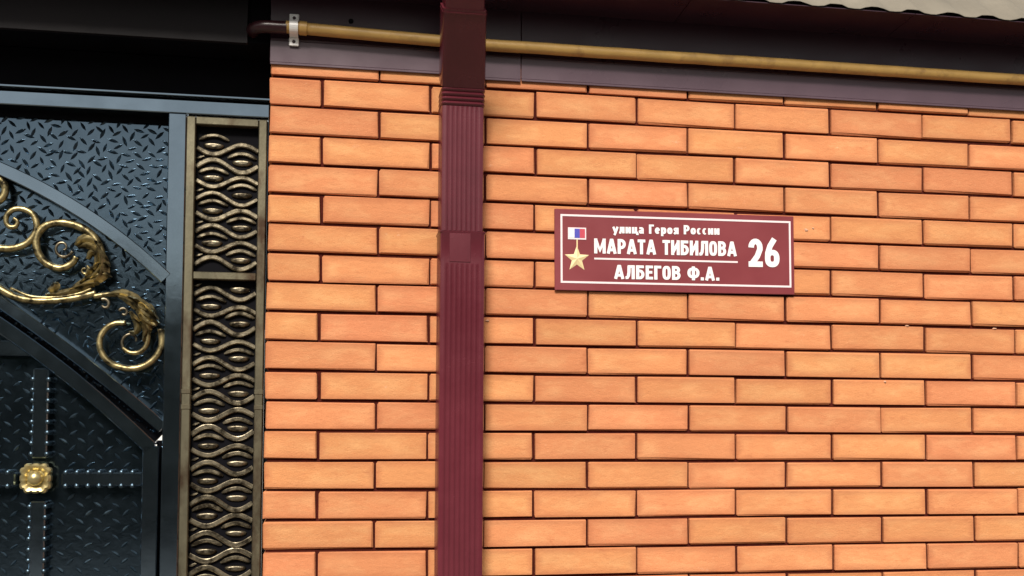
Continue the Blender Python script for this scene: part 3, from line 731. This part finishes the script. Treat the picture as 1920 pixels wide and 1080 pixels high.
def text(s_, tl, tr, br, bl, t, name, gap=.09, m=M['white']):
    """heavy narrow lettering fitted to the four corners of its cap-height box (sign plane)"""
    gl = [glyph(ch, t) for ch in s_]; tot = sum(g_[0] for g_ in gl)+gap*(len(gl)-1)
    asp = (tr[0]-tl[0])/tot; hgt = ((tl[1]-bl[1])+(tr[1]-br[1]))/2
    mb = MB(); x0 = 0.0; k = 0
    for (w_, strokes) in gl:
        for st in strokes:
            P_ = [Vector(((x0+p[0])*asp, p[1]*hgt)) for p in st]; n = len(P_); vs_ = []; closed = (P_[0]-P_[-1]).length < 1e-6
            y = FR-.0009-.00016*(k % 4); k += 1
            for q in range(n):
                a = P_[q-1] if q else (P_[-2] if closed else P_[0]); b = P_[q+1] if q < n-1 else (P_[1] if closed else P_[-1])
                d1 = (P_[q]-a); d2 = (b-P_[q])
                d1 = d1.normalized() if d1.length > 1e-9 else d2.normalized(); d2 = d2.normalized() if d2.length > 1e-9 else d1
                nn = Vector((-(d1.y+d2.y), d1.x+d2.x)); nn = nn.normalized() if nn.length > 1e-6 else Vector((-d1.y, d1.x))
                c_ = max(.55, nn.dot(Vector((-d1.y, d1.x))))
                # stems are as heavy as the letters are wide, bars a little lighter
                hw = t/2*(asp*abs(nn.x)+hgt*.82*abs(nn.y))/max(abs(nn.x)+abs(nn.y), 1e-6)*1.0/c_
                for sg_ in (1, -1):
                    v = P_[q]+nn*hw*sg_; f_ = v.x/(tr[0]-tl[0])
                    bz = bl[1]+(br[1]-bl[1])*f_
                    vs_.append((tl[0]+v.x, y, bz+v.y))
            mb.add(vs_, [(2*q, 2*q+1, 2*q+3, 2*q+2) for q in range(n-1)])
        x0 += w_+gap
    me = bpy.data.meshes.new(name); me.from_pydata(mb.v, [], mb.f); me.materials.append(m)
    return link(name, me, sg)
def px2s(u, v):
    p = U(u, v, FR); return p.x-1.0035, p.z+.3935
def tbox(s_, c4, t, name, gap=.09):
    """corner pixels: left-top, right-top, right-bottom, left-bottom"""
    return text(s_, *[px2s(a, b) for a, b in c4], t, name, gap)
tbox('улица Героя России', ((1149, 419.5), (1349, 423.5), (1349, 441), (1149, 436.5)), .25, 'street_lettering', .10)
tbox('МАРАТА ТИБИЛОВА', ((1114, 446), (1381, 454), (1381, 481.5), (1114, 474)), .235, 'name_lettering', .075)
tbox('АЛБЕГОВ Ф.А.', ((1151, 495.5), (1348, 501.5), (1348, 527), (1151, 522)), .235, 'owner_lettering', .085)
tbox('26', ((1403, 448.5), (1461, 449.5), (1461, 503), (1403, 501.5)), .235, 'number', .09)
a = px2s(1114, 485); b = px2s(1383, 491)
strip(MB(), a[0], b[0], (a[1]+b[1])/2-.0022, (a[1]+b[1])/2+.0022).build('rule', M['pink'], sg)
# medal: ribbon bar and faceted star
a = px2s(1065, 424); b = px2s(1099, 449); rx0, rx1, rz1, rz0 = a[0], b[0], a[1]-.001, b[1]+.001
md = MB().box(rx0, rx1, FR-.0012, FR+.0006, rz0, rz1).build('medal_ribbon', M['pink'], sg)
iw = (rx1-rx0-.006)/3
for k, m_ in enumerate(('white', 'blue', 'red')):
    MB().box(rx0+.003+k*iw, rx0+.003+(k+1)*iw, FR-.0018, FR-.0008, rz0+.004, rz1-.003).build('stripe', M[m_], md)
c = px2s(1081.5, 484); R_ = .0335
lk = px2s(1082, 452); MB().box(lk[0]-.0016, lk[0]+.0016, FR-.0012, FR-.0002, c[1]+R_*.8, rz0-.0003).build('ring', M['stargold'], sg)
vs_ = [(c[0], FR-.0042, c[1])]
for k in range(10):
    a = rad(90+36*k); r_ = R_ if k % 2 == 0 else R_*.42
    vs_.append((c[0]+r_*.97*math.cos(a), FR-.0004, c[1]+r_*math.sin(a)))
MB().add(vs_, [(0, 1+k, 1+(k+1) % 10) for k in range(10)]+[tuple(range(1, 11))]).build('star', M['stargold'], sg)

for o in bpy.data.objects:
    if o.type == 'MESH' and o.parent is None and 'kind' not in o and 'label' not in o: print('UNLABELLED', o.name)
S.render.engine = 'CYCLES'
